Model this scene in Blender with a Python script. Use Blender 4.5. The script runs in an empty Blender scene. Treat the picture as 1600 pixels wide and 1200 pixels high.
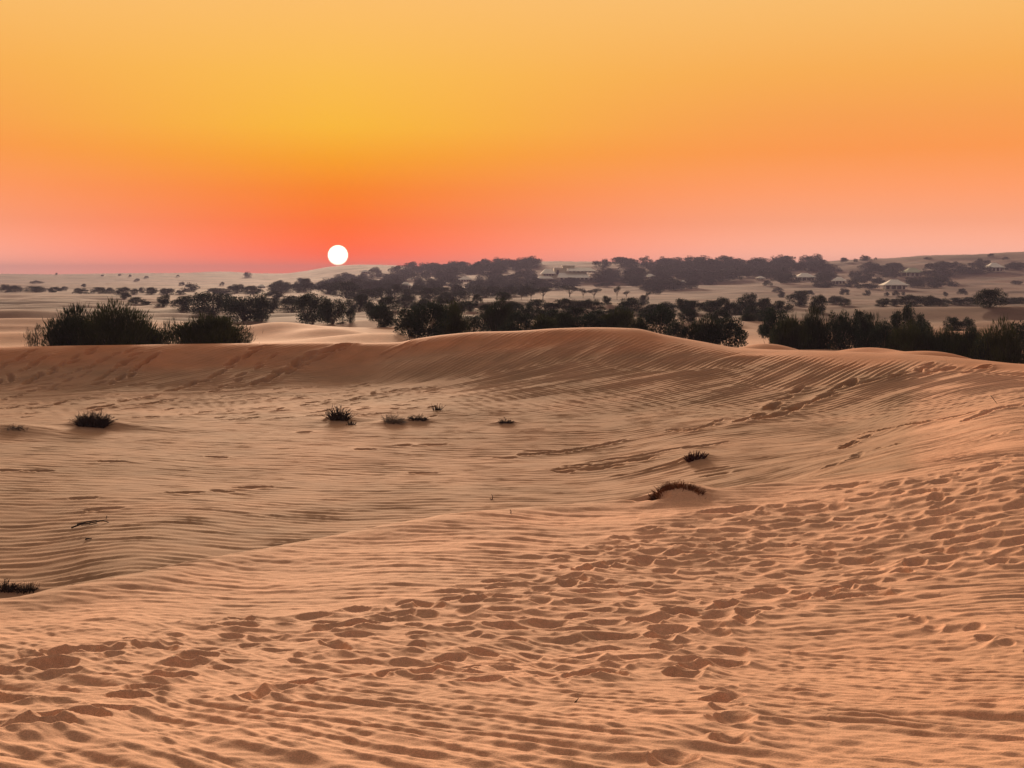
import bpy, math, random
import numpy as np
from mathutils import Vector
random.seed(7)
rng = np.random.default_rng(11)
R = math.radians
sc = bpy.context.scene
col = sc.collection

# ------------------------------------------------------------------ camera, sky, sun, exposure
F = 1931.0                      # focal length in photo pixels (photo 1600 px wide), horizon at row 430
HZ = 430.0
cam = bpy.data.cameras.new('camera'); camo = bpy.data.objects.new('camera', cam); col.objects.link(camo)
camo.location = (0, 0, 0); camo.rotation_euler = (R(90), 0, 0)
cam.sensor_width = 36.0; cam.lens = 36.0 * F / 1600.0
cam.shift_y = -(600 - HZ) / 1600.0
cam.clip_start = 0.1; cam.clip_end = 20000
sc.camera = camo
sc.view_settings.view_transform = 'Standard'; sc.view_settings.look = 'None'
sc.view_settings.gamma = 1.0; sc.view_settings.exposure = 1.15      # exposed for the sand at dusk
SK = 1 / 2 ** 1.15
sc.cycles.max_bounces = 6; sc.cycles.diffuse_bounces = 3; sc.cycles.volume_bounces = 0
sc.cycles.transparent_max_bounces = 8

SUN_AZ = math.atan((528 - 800) / F)          # to the right of +Y
SUN_EL = math.atan((HZ - 399) / F)
sd = Vector((math.sin(SUN_AZ) * math.cos(SUN_EL), math.cos(SUN_AZ) * math.cos(SUN_EL), math.sin(SUN_EL)))

def lin(c):
    return tuple((x / 255 / 12.92 if x / 255 <= 0.04045 else ((x / 255 + 0.055) / 1.055) ** 2.4) for x in c)

w = bpy.data.worlds.new('World'); sc.world = w; w.use_nodes = True
nt = w.node_tree; nt.nodes.clear()
def N(t, **k):
    n = nt.nodes.new(t)
    for a, b in k.items(): setattr(n, a, b)
    return n
def L(a, b): nt.links.new(a, b)
def M(op, a, b=None, c=None, clamp=False):
    n = N('ShaderNodeMath', operation=op, use_clamp=clamp)
    for i, v in enumerate((a, b, c)):
        if v is None: continue
        if isinstance(v, (int, float)): n.inputs[i].default_value = v
        else: L(v, n.inputs[i])
    return n.outputs[0]
tc = N('ShaderNodeTexCoord'); sx = N('ShaderNodeSeparateXYZ'); L(tc.outputs['Generated'], sx.inputs[0])
zc = M('MAXIMUM', sx.outputs[2], 0.0)
elev = M('ARCSINE', zc)
fac = M('SQRT', M('DIVIDE', elev, math.pi / 2))
def ramp(stops):
    r = N('ShaderNodeValToRGB'); L(fac, r.inputs[0])
    e = r.color_ramp.elements
    while len(e) > 1: e.remove(e[-1])
    for i, (deg, c, k) in enumerate(stops):
        p = math.sqrt(deg / 90)
        el = e[0] if i == 0 else e.new(p)
        el.position = p; el.color = tuple(x * k for x in lin(c)) + (1,)
    return r.outputs[0]
near = ramp([(0, (255, 78, 4), 2.2), (1.0, (255, 84, 2), 1.45), (2.4, (255, 106, 6), 1.15), (3.9, (255, 132, 12), 1.04), (5.3, (255, 163, 28), 1),
             (6.8, (255, 187, 54), 1), (9.1, (255, 191, 78), 1), (11.2, (255, 192, 96), 1), (12.6, (255, 193, 106), 1),
             (25, (252, 205, 140), 1), (50, (235, 205, 180), 1), (90, (215, 205, 205), 1)])
far = ramp([(0, (244, 168, 142), 2.1), (0.9, (248, 172, 144), 1.5), (2.4, (252, 163, 122), 1.14), (3.9, (255, 156, 98), 1.1), (5.6, (255, 154, 74), 1.03),
            (7.1, (253, 163, 78), 1), (9.1, (252, 175, 82), 1), (11.2, (252, 186, 100), 1), (12.6, (252, 191, 110), 1),
            (25, (248, 203, 145), 1), (50, (235, 205, 180), 1), (90, (215, 205, 205), 1)])
back = ramp([(0, (150, 128, 135), 1), (4, (175, 140, 138), 1), (12, (200, 165, 150), 1), (30, (215, 190, 175), 1), (60, (220, 200, 192), 1), (90, (215, 205, 205), 1)])
dp = N('ShaderNodeVectorMath', operation='DOT_PRODUCT'); L(tc.outputs['Generated'], dp.inputs[0]); dp.inputs[1].default_value = sd
# azimuth distance from the sun
flat = N('ShaderNodeVectorMath', operation='MULTIPLY'); L(tc.outputs['Generated'], flat.inputs[0]); flat.inputs[1].default_value = (1, 1, 0)
nf = N('ShaderNodeVectorMath', operation='NORMALIZE'); L(flat.outputs[0], nf.inputs[0])
da = N('ShaderNodeVectorMath', operation='DOT_PRODUCT'); L(nf.outputs[0], da.inputs[0]); da.inputs[1].default_value = (math.sin(SUN_AZ), math.cos(SUN_AZ), 0)
az = M('ARCCOSINE', M('MINIMUM', M('MAXIMUM', da.outputs['Value'], -1.0), 1.0))
m1 = N('ShaderNodeMapRange', interpolation_type='SMOOTHERSTEP'); L(az, m1.inputs[0]); m1.inputs[1].default_value = R(-9); m1.inputs[2].default_value = R(27)
m1b = M('MULTIPLY_ADD', m1.outputs[0], 1.13, -0.13, clamp=True)
mixa = N('ShaderNodeMix', data_type='RGBA'); L(m1b, mixa.inputs[0]); L(near, mixa.inputs[6]); L(far, mixa.inputs[7])
m2 = N('ShaderNodeMapRange', interpolation_type='SMOOTHSTEP'); L(az, m2.inputs[0]); m2.inputs[1].default_value = R(35); m2.inputs[2].default_value = R(140)
mixb = N('ShaderNodeMix', data_type='RGBA'); L(m2.outputs[0], mixb.inputs[0]); L(mixa.outputs[2], mixb.inputs[6]); L(back, mixb.inputs[7])
# solar disc
disc = N('ShaderNodeMapRange', interpolation_type='SMOOTHSTEP'); L(dp.outputs['Value'], disc.inputs[0])
disc.inputs[1].default_value = math.cos(R(0.485)); disc.inputs[2].default_value = math.cos(R(0.40))
mixc = N('ShaderNodeMix', data_type='RGBA'); L(disc.outputs[0], mixc.inputs[0]); L(mixb.outputs[2], mixc.inputs[6]); mixc.inputs[7].default_value = (4.0, 3.6, 2.6, 1)
sky = N('ShaderNodeTexSky', sky_type='NISHITA'); sky.sun_disc = False
sky.sun_elevation = SUN_EL; sky.sun_rotation = SUN_AZ
sky.air_density = 1.0; sky.dust_density = 3.0
mh = N('ShaderNodeMapRange', interpolation_type='SMOOTHSTEP'); L(elev, mh.inputs[0]); mh.inputs[1].default_value = R(14); mh.inputs[2].default_value = R(45)
bg1 = N('ShaderNodeBackground'); L(mixc.outputs[2], bg1.inputs[0]); dome = N('ShaderNodeMapRange', interpolation_type='SMOOTHSTEP'); L(elev, dome.inputs[0]); dome.inputs[1].default_value = R(13); dome.inputs[2].default_value = R(40); dome.inputs[3].default_value = SK; dome.inputs[4].default_value = SK * 0.50
rear = N('ShaderNodeMapRange', interpolation_type='SMOOTHSTEP'); L(az, rear.inputs[0]); rear.inputs[1].default_value = R(35); rear.inputs[2].default_value = R(130); rear.inputs[3].default_value = 1; rear.inputs[4].default_value = 0.66
L(M('MULTIPLY', dome.outputs[0], rear.outputs[0]), bg1.inputs[1])
bg2 = N('ShaderNodeBackground'); L(sky.outputs[0], bg2.inputs[0]); L(M('MULTIPLY', mh.outputs[0], 0.05), bg2.inputs[1])
ad = N('ShaderNodeAddShader'); L(bg1.outputs[0], ad.inputs[0]); L(bg2.outputs[0], ad.inputs[1])
wo = N('ShaderNodeOutputWorld'); L(ad.outputs[0], wo.inputs[0])

sl = bpy.data.lights.new('sun', 'SUN'); sl.energy = 3.3; sl.angle = R(12); sl.color = (1.0, 0.70, 0.47)
so = bpy.data.objects.new('sun', sl); col.objects.link(so); GLOW_EL = SUN_EL + R(9.0)      # centre of the bright glow the low sun makes in the dusty air
so.rotation_euler = Vector((math.sin(SUN_AZ) * math.cos(GLOW_EL), math.cos(SUN_AZ) * math.cos(GLOW_EL), math.sin(GLOW_EL))).to_track_quat('Z', 'Y').to_euler()

# ------------------------------------------------------------------ materials
def mat(name, base, rough=0.85, var=0.0, scale=3.0, bump=0.0, bscale=40.0, base2=None, sheen=0):
    m = bpy.data.materials.new(name); m.use_nodes = True
    t = m.node_tree; b = t.nodes['Principled BSDF']
    b.inputs['Roughness'].default_value = rough
    b.inputs['Specular IOR Level'].default_value = 0.2
    if var or base2:
        c = t.nodes.new('ShaderNodeTexCoord'); n = t.nodes.new('ShaderNodeTexNoise'); n.inputs['Scale'].default_value = scale
        n.inputs['Detail'].default_value = 5
        t.links.new(c.outputs['Object'], n.inputs['Vector'])
        r = t.nodes.new('ShaderNodeValToRGB'); t.links.new(n.outputs[0], r.inputs[0])
        b2 = base2 or tuple(x * (1 - var) for x in base)
        r.color_ramp.elements[0].position = 0.35; r.color_ramp.elements[0].color = b2 + (1,)
        r.color_ramp.elements[1].position = 0.65; r.color_ramp.elements[1].color = base + (1,)
        t.links.new(r.outputs[0], b.inputs['Base Color'])
    else:
        b.inputs['Base Color'].default_value = base + (1,)
    if bump:
        c = t.nodes.new('ShaderNodeTexCoord'); n = t.nodes.new('ShaderNodeTexNoise'); n.inputs['Scale'].default_value = bscale
        t.links.new(c.outputs['Object'], n.inputs['Vector'])
        u = t.nodes.new('ShaderNodeBump'); u.inputs['Strength'].default_value = bump; u.inputs['Distance'].default_value = 0.02
        t.links.new(n.outputs[0], u.inputs['Height']); t.links.new(u.outputs[0], b.inputs['Normal'])
    return m

def foliage(name, a, b_, scale=1.2):
    m = mat(name, a, rough=0.9, base2=b_, scale=scale)
    t = m.node_tree; bs = t.nodes['Principled BSDF']; out = t.nodes['Material Output']
    tr = t.nodes.new('ShaderNodeBsdfTranslucent'); tr.inputs[0].default_value = tuple(x * 0.8 for x in a) + (1,)
    mx = t.nodes.new('ShaderNodeMixShader'); mx.inputs[0].default_value = 0.08
    t.links.new(bs.outputs[0], mx.inputs[1]); t.links.new(tr.outputs[0], mx.inputs[2]); t.links.new(mx.outputs[0], out.inputs[0])
    return m

def sand_material():
    m = bpy.data.materials.new('sand'); m.use_nodes = True
    t = m.node_tree; b = t.nodes['Principled BSDF']; b.inputs['Roughness'].default_value = 0.95; b.inputs['Specular IOR Level'].default_value = 0.1
    def n_(ty, **k):
        n = t.nodes.new(ty)
        for a, v in k.items(): setattr(n, a, v)
        return n
    geo = n_('ShaderNodeNewGeometry')
    def noise(s, d=3, vec=None):
        n = n_('ShaderNodeTexNoise'); n.inputs['Scale'].default_value = s; n.inputs['Detail'].default_value = d
        t.links.new(vec or geo.outputs['Position'], n.inputs['Vector']); return n.outputs[0]
    def rmp(f, stops):
        r = n_('ShaderNodeValToRGB'); t.links.new(f, r.inputs[0]); e = r.color_ramp.elements
        e[0].position, e[0].color = stops[0][0], stops[0][1] + (1,)
        e[1].position, e[1].color = stops[-1][0], stops[-1][1] + (1,)
        for p, c in stops[1:-1]: x = e.new(p); x.color = c + (1,)
        return r.outputs[0]
    big = rmp(noise(0.05, 4), [(0.35, (0.58, 0.336, 0.215)), (0.5, (0.64, 0.362, 0.230)), (0.65, (0.67, 0.360, 0.224))])
    med = rmp(noise(0.9, 5), [(0.3, (0.86, 0.87, 0.87)), (0.7, (1.07, 1.04, 1.03))])
    gr = rmp(noise(130, 2), [(0.3, (0.78, 0.77, 0.76)), (0.7, (1.2, 1.2, 1.2))])
    gr2 = rmp(noise(25, 2), [(0.3, (0.9, 0.9, 0.89)), (0.7, (1.08, 1.08, 1.08))])
    # browner plain beyond the dune, albedo darkened to imitate weaker sunlight, mottled as scrub
    sp = n_('ShaderNodeSeparateXYZ'); t.links.new(geo.outputs['Position'], sp.inputs[0])
    mr = n_('ShaderNodeMapRange'); t.links.new(sp.outputs[1], mr.inputs[0]); mr.inputs[1].default_value = 82; mr.inputs[2].default_value = 170
    pl = rmp(noise(0.035, 6), [(0.38, (0.105, 0.070, 0.060)), (0.5, (0.165, 0.105, 0.088)), (0.68, (0.23, 0.142, 0.112))])
    mp = n_('ShaderNodeMix', data_type='RGBA'); t.links.new(mr.outputs[0], mp.inputs[0]); t.links.new(big, mp.inputs[6]); t.links.new(pl, mp.inputs[7])
    cur = mp.outputs[2]
    at = n_('ShaderNodeAttribute'); at.attribute_name = 'sand_tint'; sk = n_('ShaderNodeSeparateColor'); t.links.new(at.outputs['Color'], sk.inputs[0])
    for ch, c_ in ((0, (0.57, 0.60, 0.56)), (1, (0.82, 0.66, 0.54))):      # duller coarse sand on the bowl floor, darker redder tint on the high bank
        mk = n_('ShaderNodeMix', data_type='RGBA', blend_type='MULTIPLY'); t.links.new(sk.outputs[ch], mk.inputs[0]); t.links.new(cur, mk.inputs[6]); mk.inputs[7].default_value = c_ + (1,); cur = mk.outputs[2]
    for x in (med, gr, gr2):
        mx = n_('ShaderNodeMix', data_type='RGBA', blend_type='MULTIPLY'); mx.inputs[0].default_value = 1
        t.links.new(cur, mx.inputs[6]); t.links.new(x, mx.inputs[7]); cur = mx.outputs[2]
    t.links.new(cur, b.inputs['Base Color'])
    bu = n_('ShaderNodeBump'); bu.inputs['Strength'].default_value = 0.5; bu.inputs['Distance'].default_value = 0.006
    t.links.new(noise(90, 3), bu.inputs['Height']); t.links.new(bu.outputs[0], b.inputs['Normal'])
    return m
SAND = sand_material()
M_NEAR = foliage('broom_green', (0.028, 0.048, 0.022), (0.010, 0.016, 0.009))
M_NEAR2 = foliage('broom_olive', (0.052, 0.070, 0.024), (0.012, 0.018, 0.009))
M_MID = foliage('acacia_green', (0.024, 0.048, 0.032), (0.009, 0.018, 0.014))
M_FAR = foliage('hill_green', (0.020, 0.044, 0.040), (0.010, 0.022, 0.022), 0.4)
M_BARK = mat('bark', (0.16, 0.12, 0.09), var=0.5, scale=6)
M_PALE = mat('pale_bark', (0.42, 0.36, 0.30), var=0.4, scale=6)
M_DEAD = mat('dead_twig', (0.045, 0.030, 0.024), var=0.5, scale=20)
M_GREY = mat('grey_twig', (0.23, 0.19, 0.15), var=0.4, scale=20)
M_RED = mat('wine_leaf', (0.060, 0.018, 0.020), var=0.5, scale=20)
M_RUST = mat('rusty_grass', (0.20, 0.075, 0.030), base2=(0.05, 0.022, 0.016), scale=5)
M_ROOF = mat('roof_canvas', (0.88, 0.86, 0.74), var=0.10, scale=0.5)
M_ROOF2 = mat('roof_green', (0.50, 0.54, 0.38), var=0.15, scale=0.5)
M_WALL = mat('lodge_wall', (0.58, 0.51, 0.38), var=0.15, scale=0.4)
M_DARK = mat('dark_wood', (0.07, 0.05, 0.04), var=0.3, scale=2)
M_GLASS = mat('dark_glass', (0.03, 0.03, 0.035), rough=0.15)
M_WHITE = mat('white_canvas', (0.75, 0.72, 0.66))

# ------------------------------------------------------------------ noise
P = rng.permutation(4096); P = np.concatenate([P, P])
G = rng.random((4096, 2)) * 2 - 1; G /= np.linalg.norm(G, axis=1)[:, None]
def perlin(x, y, s=0):
    x = np.asarray(x, float); y = np.asarray(y, float)
    xi = np.floor(x).astype(np.int64); yi = np.floor(y).astype(np.int64)
    xf = x - xi; yf = y - yi
    u = xf * xf * xf * (xf * (xf * 6 - 15) + 10); v = yf * yf * yf * (yf * (yf * 6 - 15) + 10)
    def g(ix, iy, dx, dy):
        h = P[(P[(ix + s * 131) & 4095] + iy) & 4095]
        q = G[h]; return q[..., 0] * dx + q[..., 1] * dy
    a = g(xi, yi, xf, yf); b = g(xi + 1, yi, xf - 1, yf); c = g(xi, yi + 1, xf, yf - 1); d = g(xi + 1, yi + 1, xf - 1, yf - 1)
    return 1.5 * ((a * (1 - u) + b * u) * (1 - v) + (c * (1 - u) + d * u) * v)
def sstep(a, b, x):
    t = np.clip((x - a) / (b - a), 0, 1); return t * t * (3 - 2 * t)

# ------------------------------------------------------------------ terrain: profiles along bearings
# each column: photo bearing u, then (distance, photo row at which that ground shows)
K = {
 -500: [(5.5,1200),(10,1060),(13,985),(14.5,960),(19.04,991),(24.976,940),(34.02,785),(48,668),(61,616),(66.5,583),(71,548),(80,560),(110,535),(150,513),(220,497),(320,479),(450,466),(620,457),(800,450),(1100,444),(1600,429)],
 0: [(5.5,1200),(10,1045),(12.5,978),(14,945),(17.6,974),(23.4,935),(32.2,780),(46,668),(61,615),(66.5,580),(71,542),(80,553),(110,532),(150,512),(220,496),(320,478),(450,465),(620,457),(800,450),(1100,444),(1700,429)],
 200: [(5.5,1200),(10,1030),(13,945),(14.6,900),(19.04,941),(22.96,893),(32.55,765),(47,662),(61,611),(66.5,576),(71,539),(80,550),(110,532),(150,514),(220,497),(320,478),(450,465),(620,457),(800,450),(1100,444),(1700,429)],
 400: [(5.5,1200),(10,1025),(14,915),(16.3,862),(21.28,899),(25.2,856),(33.6,752),(48,655),(60.5,608),(66,572),(70.5,536),(80,546),(105,530),(150,512),(220,497),(320,480),(450,467),(620,458),(800,451),(1100,444),(1700,427)],
 530: [(5.5,1200),(10,1020),(14.5,897),(17.3,840),(22.4,874),(26.32,836),(34.65,742),(48,650),(62,602),(66.5,568),(70,534),(80,545),(105,527),(150,508),(220,495),(320,480),(450,467),(620,457),(800,450),(1100,438),(1600,416)],
 650: [(5.5,1200),(10.2,1012),(15,878),(18,820),(23.52,851),(27.44,815),(35.7,732),(48,646),(60,598),(65,560),(69,528),(80,545),(105,527),(150,508),(220,495),(320,480),(450,467),(620,457),(800,448),(1050,435),(1500,417)],
 800: [(5.5,1200),(10.5,1005),(15.5,865),(19,798),(24.64,828),(28.56,795),(36.75,722),(48,640),(58,590),(64,545),(68,517),(80,535),(105,520),(150,506),(220,492),(320,480),(450,467),(620,459),(800,448),(1000,433),(1350,413)],
 930: [(5.5,1200),(10.6,1005),(15.8,860),(19.8,786),(25.76,812),(29.68,780),(37.8,712),(48,636),(57,583),(63,540),(67,512),(80,535),(105,518),(150,505),(220,492),(320,482),(450,470),(620,460),(780,450),(950,433),(1300,412)],
 1100: [(5.5,1200),(10.6,1010),(16,858),(20.5,768),(25.44,780),(29.68,755),(36,700),(46,636),(54,588),(60,552),(64,536),(75,555),(100,537),(140,515),(210,498),(300,485),(430,472),(600,462),(750,450),(920,434),(1300,411)],
 1300: [(5.5,1200),(10.5,1012),(16,858),(21.5,745),(25,743),(29,722),(35,690),(42,648),(49,602),(54,571),(58,549),(70,566),(95,550),(135,520),(205,500),(300,486),(430,474),(590,462),(720,450),(900,432),(1250,409)],
 1450: [(5.5,1200),(10.3,1015),(15.5,862),(21,735),(25,708),(29,685),(34,660),(40,630),(46,600),(51,577),(55,556),(68,578),(95,556),(135,525),(205,500),(300,486),(430,474),(590,462),(720,449),(900,430),(1200,402)],
 1600: [(5.5,1200),(10,1020),(15,868),(20.5,725),(24,685),(28,660),(32,640),(37,620),(43,600),(48,585),(52,571),(66,592),(95,562),(135,530),(205,500),(300,486),(430,474),(590,462),(720,448),(900,425),(1200,395)],
 2100: [(5.5,1200),(10,1030),(15,872),(20,725),(24,670),(28,645),(32,628),(37,612),(43,600),(48,588),(52,578),(66,598),(95,568),(135,530),(205,500),(300,486),(430,474),(590,462),(720,448),(900,422),(1200,392)],
}
us = np.array(sorted(K)); nk = len(K[0])
KD = np.array([[k[0] for k in K[u]] for u in us], float); KP = np.array([[k[1] for k in K[u]] for u in us], float)

TH_D = R(43)
th_mid = np.linspace(-R(24), R(24), 1040); th_out = R(24) + (TH_D - R(24)) * np.linspace(0, 1, 230)[1:] ** 1.15
th_front = np.concatenate([-th_out[::-1], th_mid, th_out]); nd = len(th_front)
side = TH_D + (math.pi - TH_D) * (np.linspace(0, 1, 110)[1:] ** 1.9)
th = np.concatenate([-side[::-1][0:], th_front, side[:-1]])      # -pi ... just under pi
# rows
rs = [0.25]
while rs[-1] < 4200:
    r = rs[-1]
    if r < 4.6: d = 0.16
    elif r < 75: d = min(0.075, max(0.010, 0.00023 * r * r * 0.62 + 0.003))
    else: d = max(0.075, 0.011 * (r - 74) ** 0.98 if r < 140 else 0.0085 * r)
    rs.append(r + d)
rr = np.array(rs)
TH, RR = np.meshgrid(th, rr, indexing='ij')
nT, nR = TH.shape
X = RR * np.sin(TH); Y = RR * np.cos(TH)

thc = np.clip(th, -R(35), R(35))
ucol = 800 + F * np.tan(thc)
def pchip_slopes(x, y):
    h = np.diff(x); d = np.diff(y) / h; m = np.zeros_like(y)
    ok = d[:-1] * d[1:] > 0
    w1 = 2 * h[1:] + h[:-1]; w2 = h[1:] + 2 * h[:-1]
    with np.errstate(divide='ignore', invalid='ignore'):
        hm = (w1 + w2) / (w1 / d[:-1] + w2 / d[1:])
    m[1:-1] = np.where(ok, hm, 0); m[0] = d[0]; m[-1] = d[-1]
    return m
def pchip(x, y, q):
    m = pchip_slopes(x, y); i = np.clip(np.searchsorted(x, q) - 1, 0, len(x) - 2)
    h = x[i + 1] - x[i]; t = np.clip((q - x[i]) / h, 0, 1)
    return (y[i] * (2 * t**3 - 3 * t**2 + 1) + m[i] * h * (t**3 - 2 * t**2 + t) + y[i + 1] * (-2 * t**3 + 3 * t**2) + m[i + 1] * h * (t**3 - t**2))
Kd = np.array([pchip(us.astype(float), KD[:, k], ucol) for k in range(nk)])       # nk x nT
Kp = np.array([pchip(us.astype(float), KP[:, k], ucol) for k in range(nk)])
# fine crest lines traced along u (rows 3 and 10)
crest_u = np.array([-500, 0, 100, 200, 300, 400, 500, 560, 620, 650, 690, 750, 800, 870, 930, 990, 1040, 1100, 1150, 1210, 1300, 1400, 1470, 1530, 1600, 2100.])
crest_p = np.array([550, 543, 541, 539.5, 538, 537, 536, 537, 536, 530, 524, 519, 518, 513.5, 512, 513.5, 524, 535, 544, 547.5, 550, 554, 558, 564, 571, 580.])
edge_u = np.array([-500, 0, 100, 200, 320, 450, 600, 700, 800, 900, 1000, 1100, 1200, 1300, 1450, 1600, 2100.])
edge_p = np.array([960, 938, 920, 903, 879, 855, 828, 812, 799, 789, 780, 768, 755, 745, 735, 725, 725.])
Kp[10] = pchip(crest_u, crest_p, ucol); Kp[3] = pchip(edge_u, edge_p, ucol)
skyl_u = np.array([-500, 0, 90, 190, 280, 350, 400, 440, 480, 520, 560, 610, 650, 690, 730, 800, 860, 930, 970, 1000, 1100, 1200, 1290, 1330, 1400, 1450, 1520, 1600, 2100.])
skyl_p = np.array([427, 428.5, 429, 427.5, 427, 425, 427.5, 428, 423.5, 417, 414.5, 415, 419.5, 420, 416, 410.5, 409, 410, 411, 413, 412, 412.5, 409.5, 407, 404, 400.5, 398.5, 394.5, 390.])
Kp[20] = pchip(skyl_u, skyl_p, ucol)
Z = np.empty_like(X)
for i in range(nT):
    cs = math.cos(thc[i])
    z = -(Kp[:, i] - HZ) / F * Kd[:, i] * cs
    dd = np.concatenate([[0, 3.0], Kd[:, i], [2600, 4300]]); zz = np.concatenate([[-1.62, -1.78], z, [-25, -30]])
    Z[i] = pchip(dd, zz, rr)
# away from the view the profiles ease into one mean profile
wt = sstep(R(36), R(150), np.abs(th))
mean = Z[(np.abs(th) < R(35))].mean(0)
Z = Z * (1 - wt)[:, None] + mean[None, :] * wt[:, None]

# low dunes of the plain beyond the crest, fading in
U = 800 + F * np.tan(np.clip(TH, -1.2, 1.2))
far_r = rr > 76
xs, ys = X[:, far_r], Y[:, far_r]; rf = RR[:, far_r]
amp = sstep(78, 130, rf) * (0.45 + 0.55 * sstep(120, 320, rf)) * (1 - sstep(1500, 2200, rf) * 0.6)
n1 = perlin(xs / 46 + 0.6 * perlin(xs / 60, ys / 60, 3), ys / 30, 5)
ridge = 1 - np.abs(n1) * 2
dz = amp * (1 + .7 * (1 - sstep(180, 420, rf))) * (0.75 * ridge + 0.5 * perlin(xs / 18, ys / 11, 6) * (1 - sstep(300, 700, rf)))
dz += sstep(500, 900, rf) * (1 - sstep(1050, 1250, rf)) * 2.2 * perlin(xs / 110, ys / 70, 8)
Z[:, far_r] += dz

def col_i(px): return int(np.argmin(np.abs(th - math.atan((px - 800) / F))))
def row_at(r): return int(np.clip(np.searchsorted(rr, r), 1, nR - 1))
def py_of(i): return HZ - F * Z[i] / np.maximum(Y[i], 1e-3)
def hit(px, py, rmin=5.0):
    i = col_i(px); p = py_of(i); j0 = row_at(rmin)
    j = np.argmax(p[j0:] <= py) + j0
    if p[j] > py: j = nR - 60
    r = rr[j]; a = math.atan((px - 800) / F)
    return r * math.sin(a), r * math.cos(a)
def zat(x, y):
    r = math.hypot(x, y); a = math.atan2(x, y)
    i = int(np.clip(np.searchsorted(th, a) - 1, 0, nT - 2)); j = int(np.clip(np.searchsorted(rr, r) - 1, 0, nR - 2))
    fa = (a - th[i]) / (th[i + 1] - th[i]); fr = (r - rr[j]) / (rr[j + 1] - rr[j])
    return float(Z[i, j] * (1 - fa) * (1 - fr) + Z[i + 1, j] * fa * (1 - fr) + Z[i, j + 1] * (1 - fa) * fr + Z[i + 1, j + 1] * fa * fr)
def window(x, y, rad):
    r = math.hypot(x, y); a = math.atan2(x, y); da_ = rad / max(r, .5)
    i0, i1 = np.searchsorted(th, [a - da_, a + da_]); j0, j1 = np.searchsorted(rr, [r - rad, r + rad])
    return slice(max(i0, 0), i1 + 1), slice(max(j0, 0), j1 + 1)
def hump(px, py, h, wx, wy, ox=0, oy=0):
    x, y = hit(px, py); x += ox; y += oy; s = window(x, y, 3.2 * max(wx, wy))
    Z[s] += h * np.exp(-(((X[s] - x) / wx) ** 2 + ((Y[s] - y) / wy) ** 2))
# sand humps that gather under the tufts, and a few low dunes just beyond the crest
hump(150, 668, 0.24, 1.2, 0.7); hump(215, 667, 0.10, 2.2, 0.8); hump(25, 676, 0.28, 1.8, 1.2)
hump(530, 656, 0.20, 0.6, 0.6); hump(653, 657, 0.14, 0.7, 0.6); hump(1088, 722, 0.17, 0.5, 0.8); hump(1060, 774, 0.20, 0.5, 0.5)
hump(10, 928, 0.16, 0.6, 0.4); hump(790, 661, 0.1, 0.5, 0.4); hump(614, 660, 0.14, 0.7, 0.6)
for px, r, h, wx, wy in [(520, 104, 0.9, 4.2, 5), (430, 112, 1.2, 5, 6), (600, 92, .7, 6, 5), (1200, 76, 0.85, 2.6, 3), (1365, 72, 0.9, 3.2, 3), (1470, 68, 0.95, 3.4, 3), (1300, 84, .5, 5, 4), (60, 100, 0.9, 9, 5), (130, 135, 1.0, 16, 6), (30, 170, 1.2, 20, 7), (700, 200, 1.2, 20, 8), (1480, 190, 1.8, 22, 9), (1150, 230, 1.2, 30, 9), (840, 240, 1.5, 26, 8)]:
    a = math.atan((px - 800) / F); x, y = r * math.sin(a), r * math.cos(a); s = window(x, y, 3 * max(wx, wy))
    Z[s] += h * np.exp(-(((X[s] - x) / wx) ** 2 + ((Y[s] - y) / wy) ** 2))
lip = np.interp(np.arange(nT), np.arange(nT), Kd[3])[:, None]
q_ = RR - lip; wl_ = (1 - sstep(1150, 1320, np.broadcast_to(ucol[:, None], RR.shape)))
Z -= wl_ * 0.16 * sstep(-0.15, 1.3, q_) * (1 - sstep(5, 9, q_)) ; Z += wl_ * 0.05 * np.exp(-((q_ + 0.35) / 0.55) ** 2)
ZB = Z.copy()

# ---- wind ripples (only as far as they can be seen)
jn = row_at(76); sl_ = (slice(109, 109 + nd), slice(0, jn))
x, y, r_ = X[sl_], Y[sl_], RR[sl_]; uu = U[sl_]; pp = HZ - F * ZB[sl_] / np.maximum(y, 1e-3)
redge = np.interp(uu[:, 0], 800 + F * np.tan(th_front), Kd[3][109:109 + nd])[:, None]
fore = 1 - sstep(-1.2, 0.8, r_ - redge)               # 1 on the near slope
wbase = Kd[8][109:109 + nd][:, None]; wcrest = Kd[10][109:109 + nd][:, None]
wall = sstep(-14, 4, r_ - wbase)
def saw(ph, k=0.55):
    h = np.sin(ph + k * np.sin(ph)); return 0.75 * h + 0.45 * (1 - np.sqrt((1 - h) * 0.5 + 0.02) * 1.5)
def ripple(dx, dy, lam, seed, warp=1.0, wl=1.0, stretch=5.0, dens=1.0):
    n = math.hypot(dx, dy); dx, dy = dx / n, dy / n
    f = x * dx + y * dy; g = -x * dy + y * dx
    ph = 2 * math.pi * f / lam + warp * 2.6 * perlin(g / (wl * 1.4), f / (wl * 1.1), seed) + warp * 1.3 * perlin(g / (wl * .42), f / (wl * .34), seed + 1) + warp * 2.6 * perlin(x / (wl * 6), y / (wl * 6), seed + 5)
    a = 0.62 + 0.75 * perlin(g / (lam * stretch), f / (lam * 1.7), seed + 2) + 0.35 * perlin(x / 2.3, y / 2.3, seed + 3)
    return saw(ph) * np.clip(a, 0.05, 1.6) * dens
s_bot = sstep(11.5, 6.0, r_) if False else 1 - sstep(7.5, 14.0, r_ + 1.2 * perlin(x / 3, y / 3, 18))
H = np.zeros_like(x)
fg = 0.0105 * ripple(0.62, 0.78, 0.20, 20, warp=1.0, wl=1.2) * s_bot
fg += 0.0055 * ripple(0.66, 0.75, 0.10, 30, warp=.8, wl=.8) * s_bot
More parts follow.
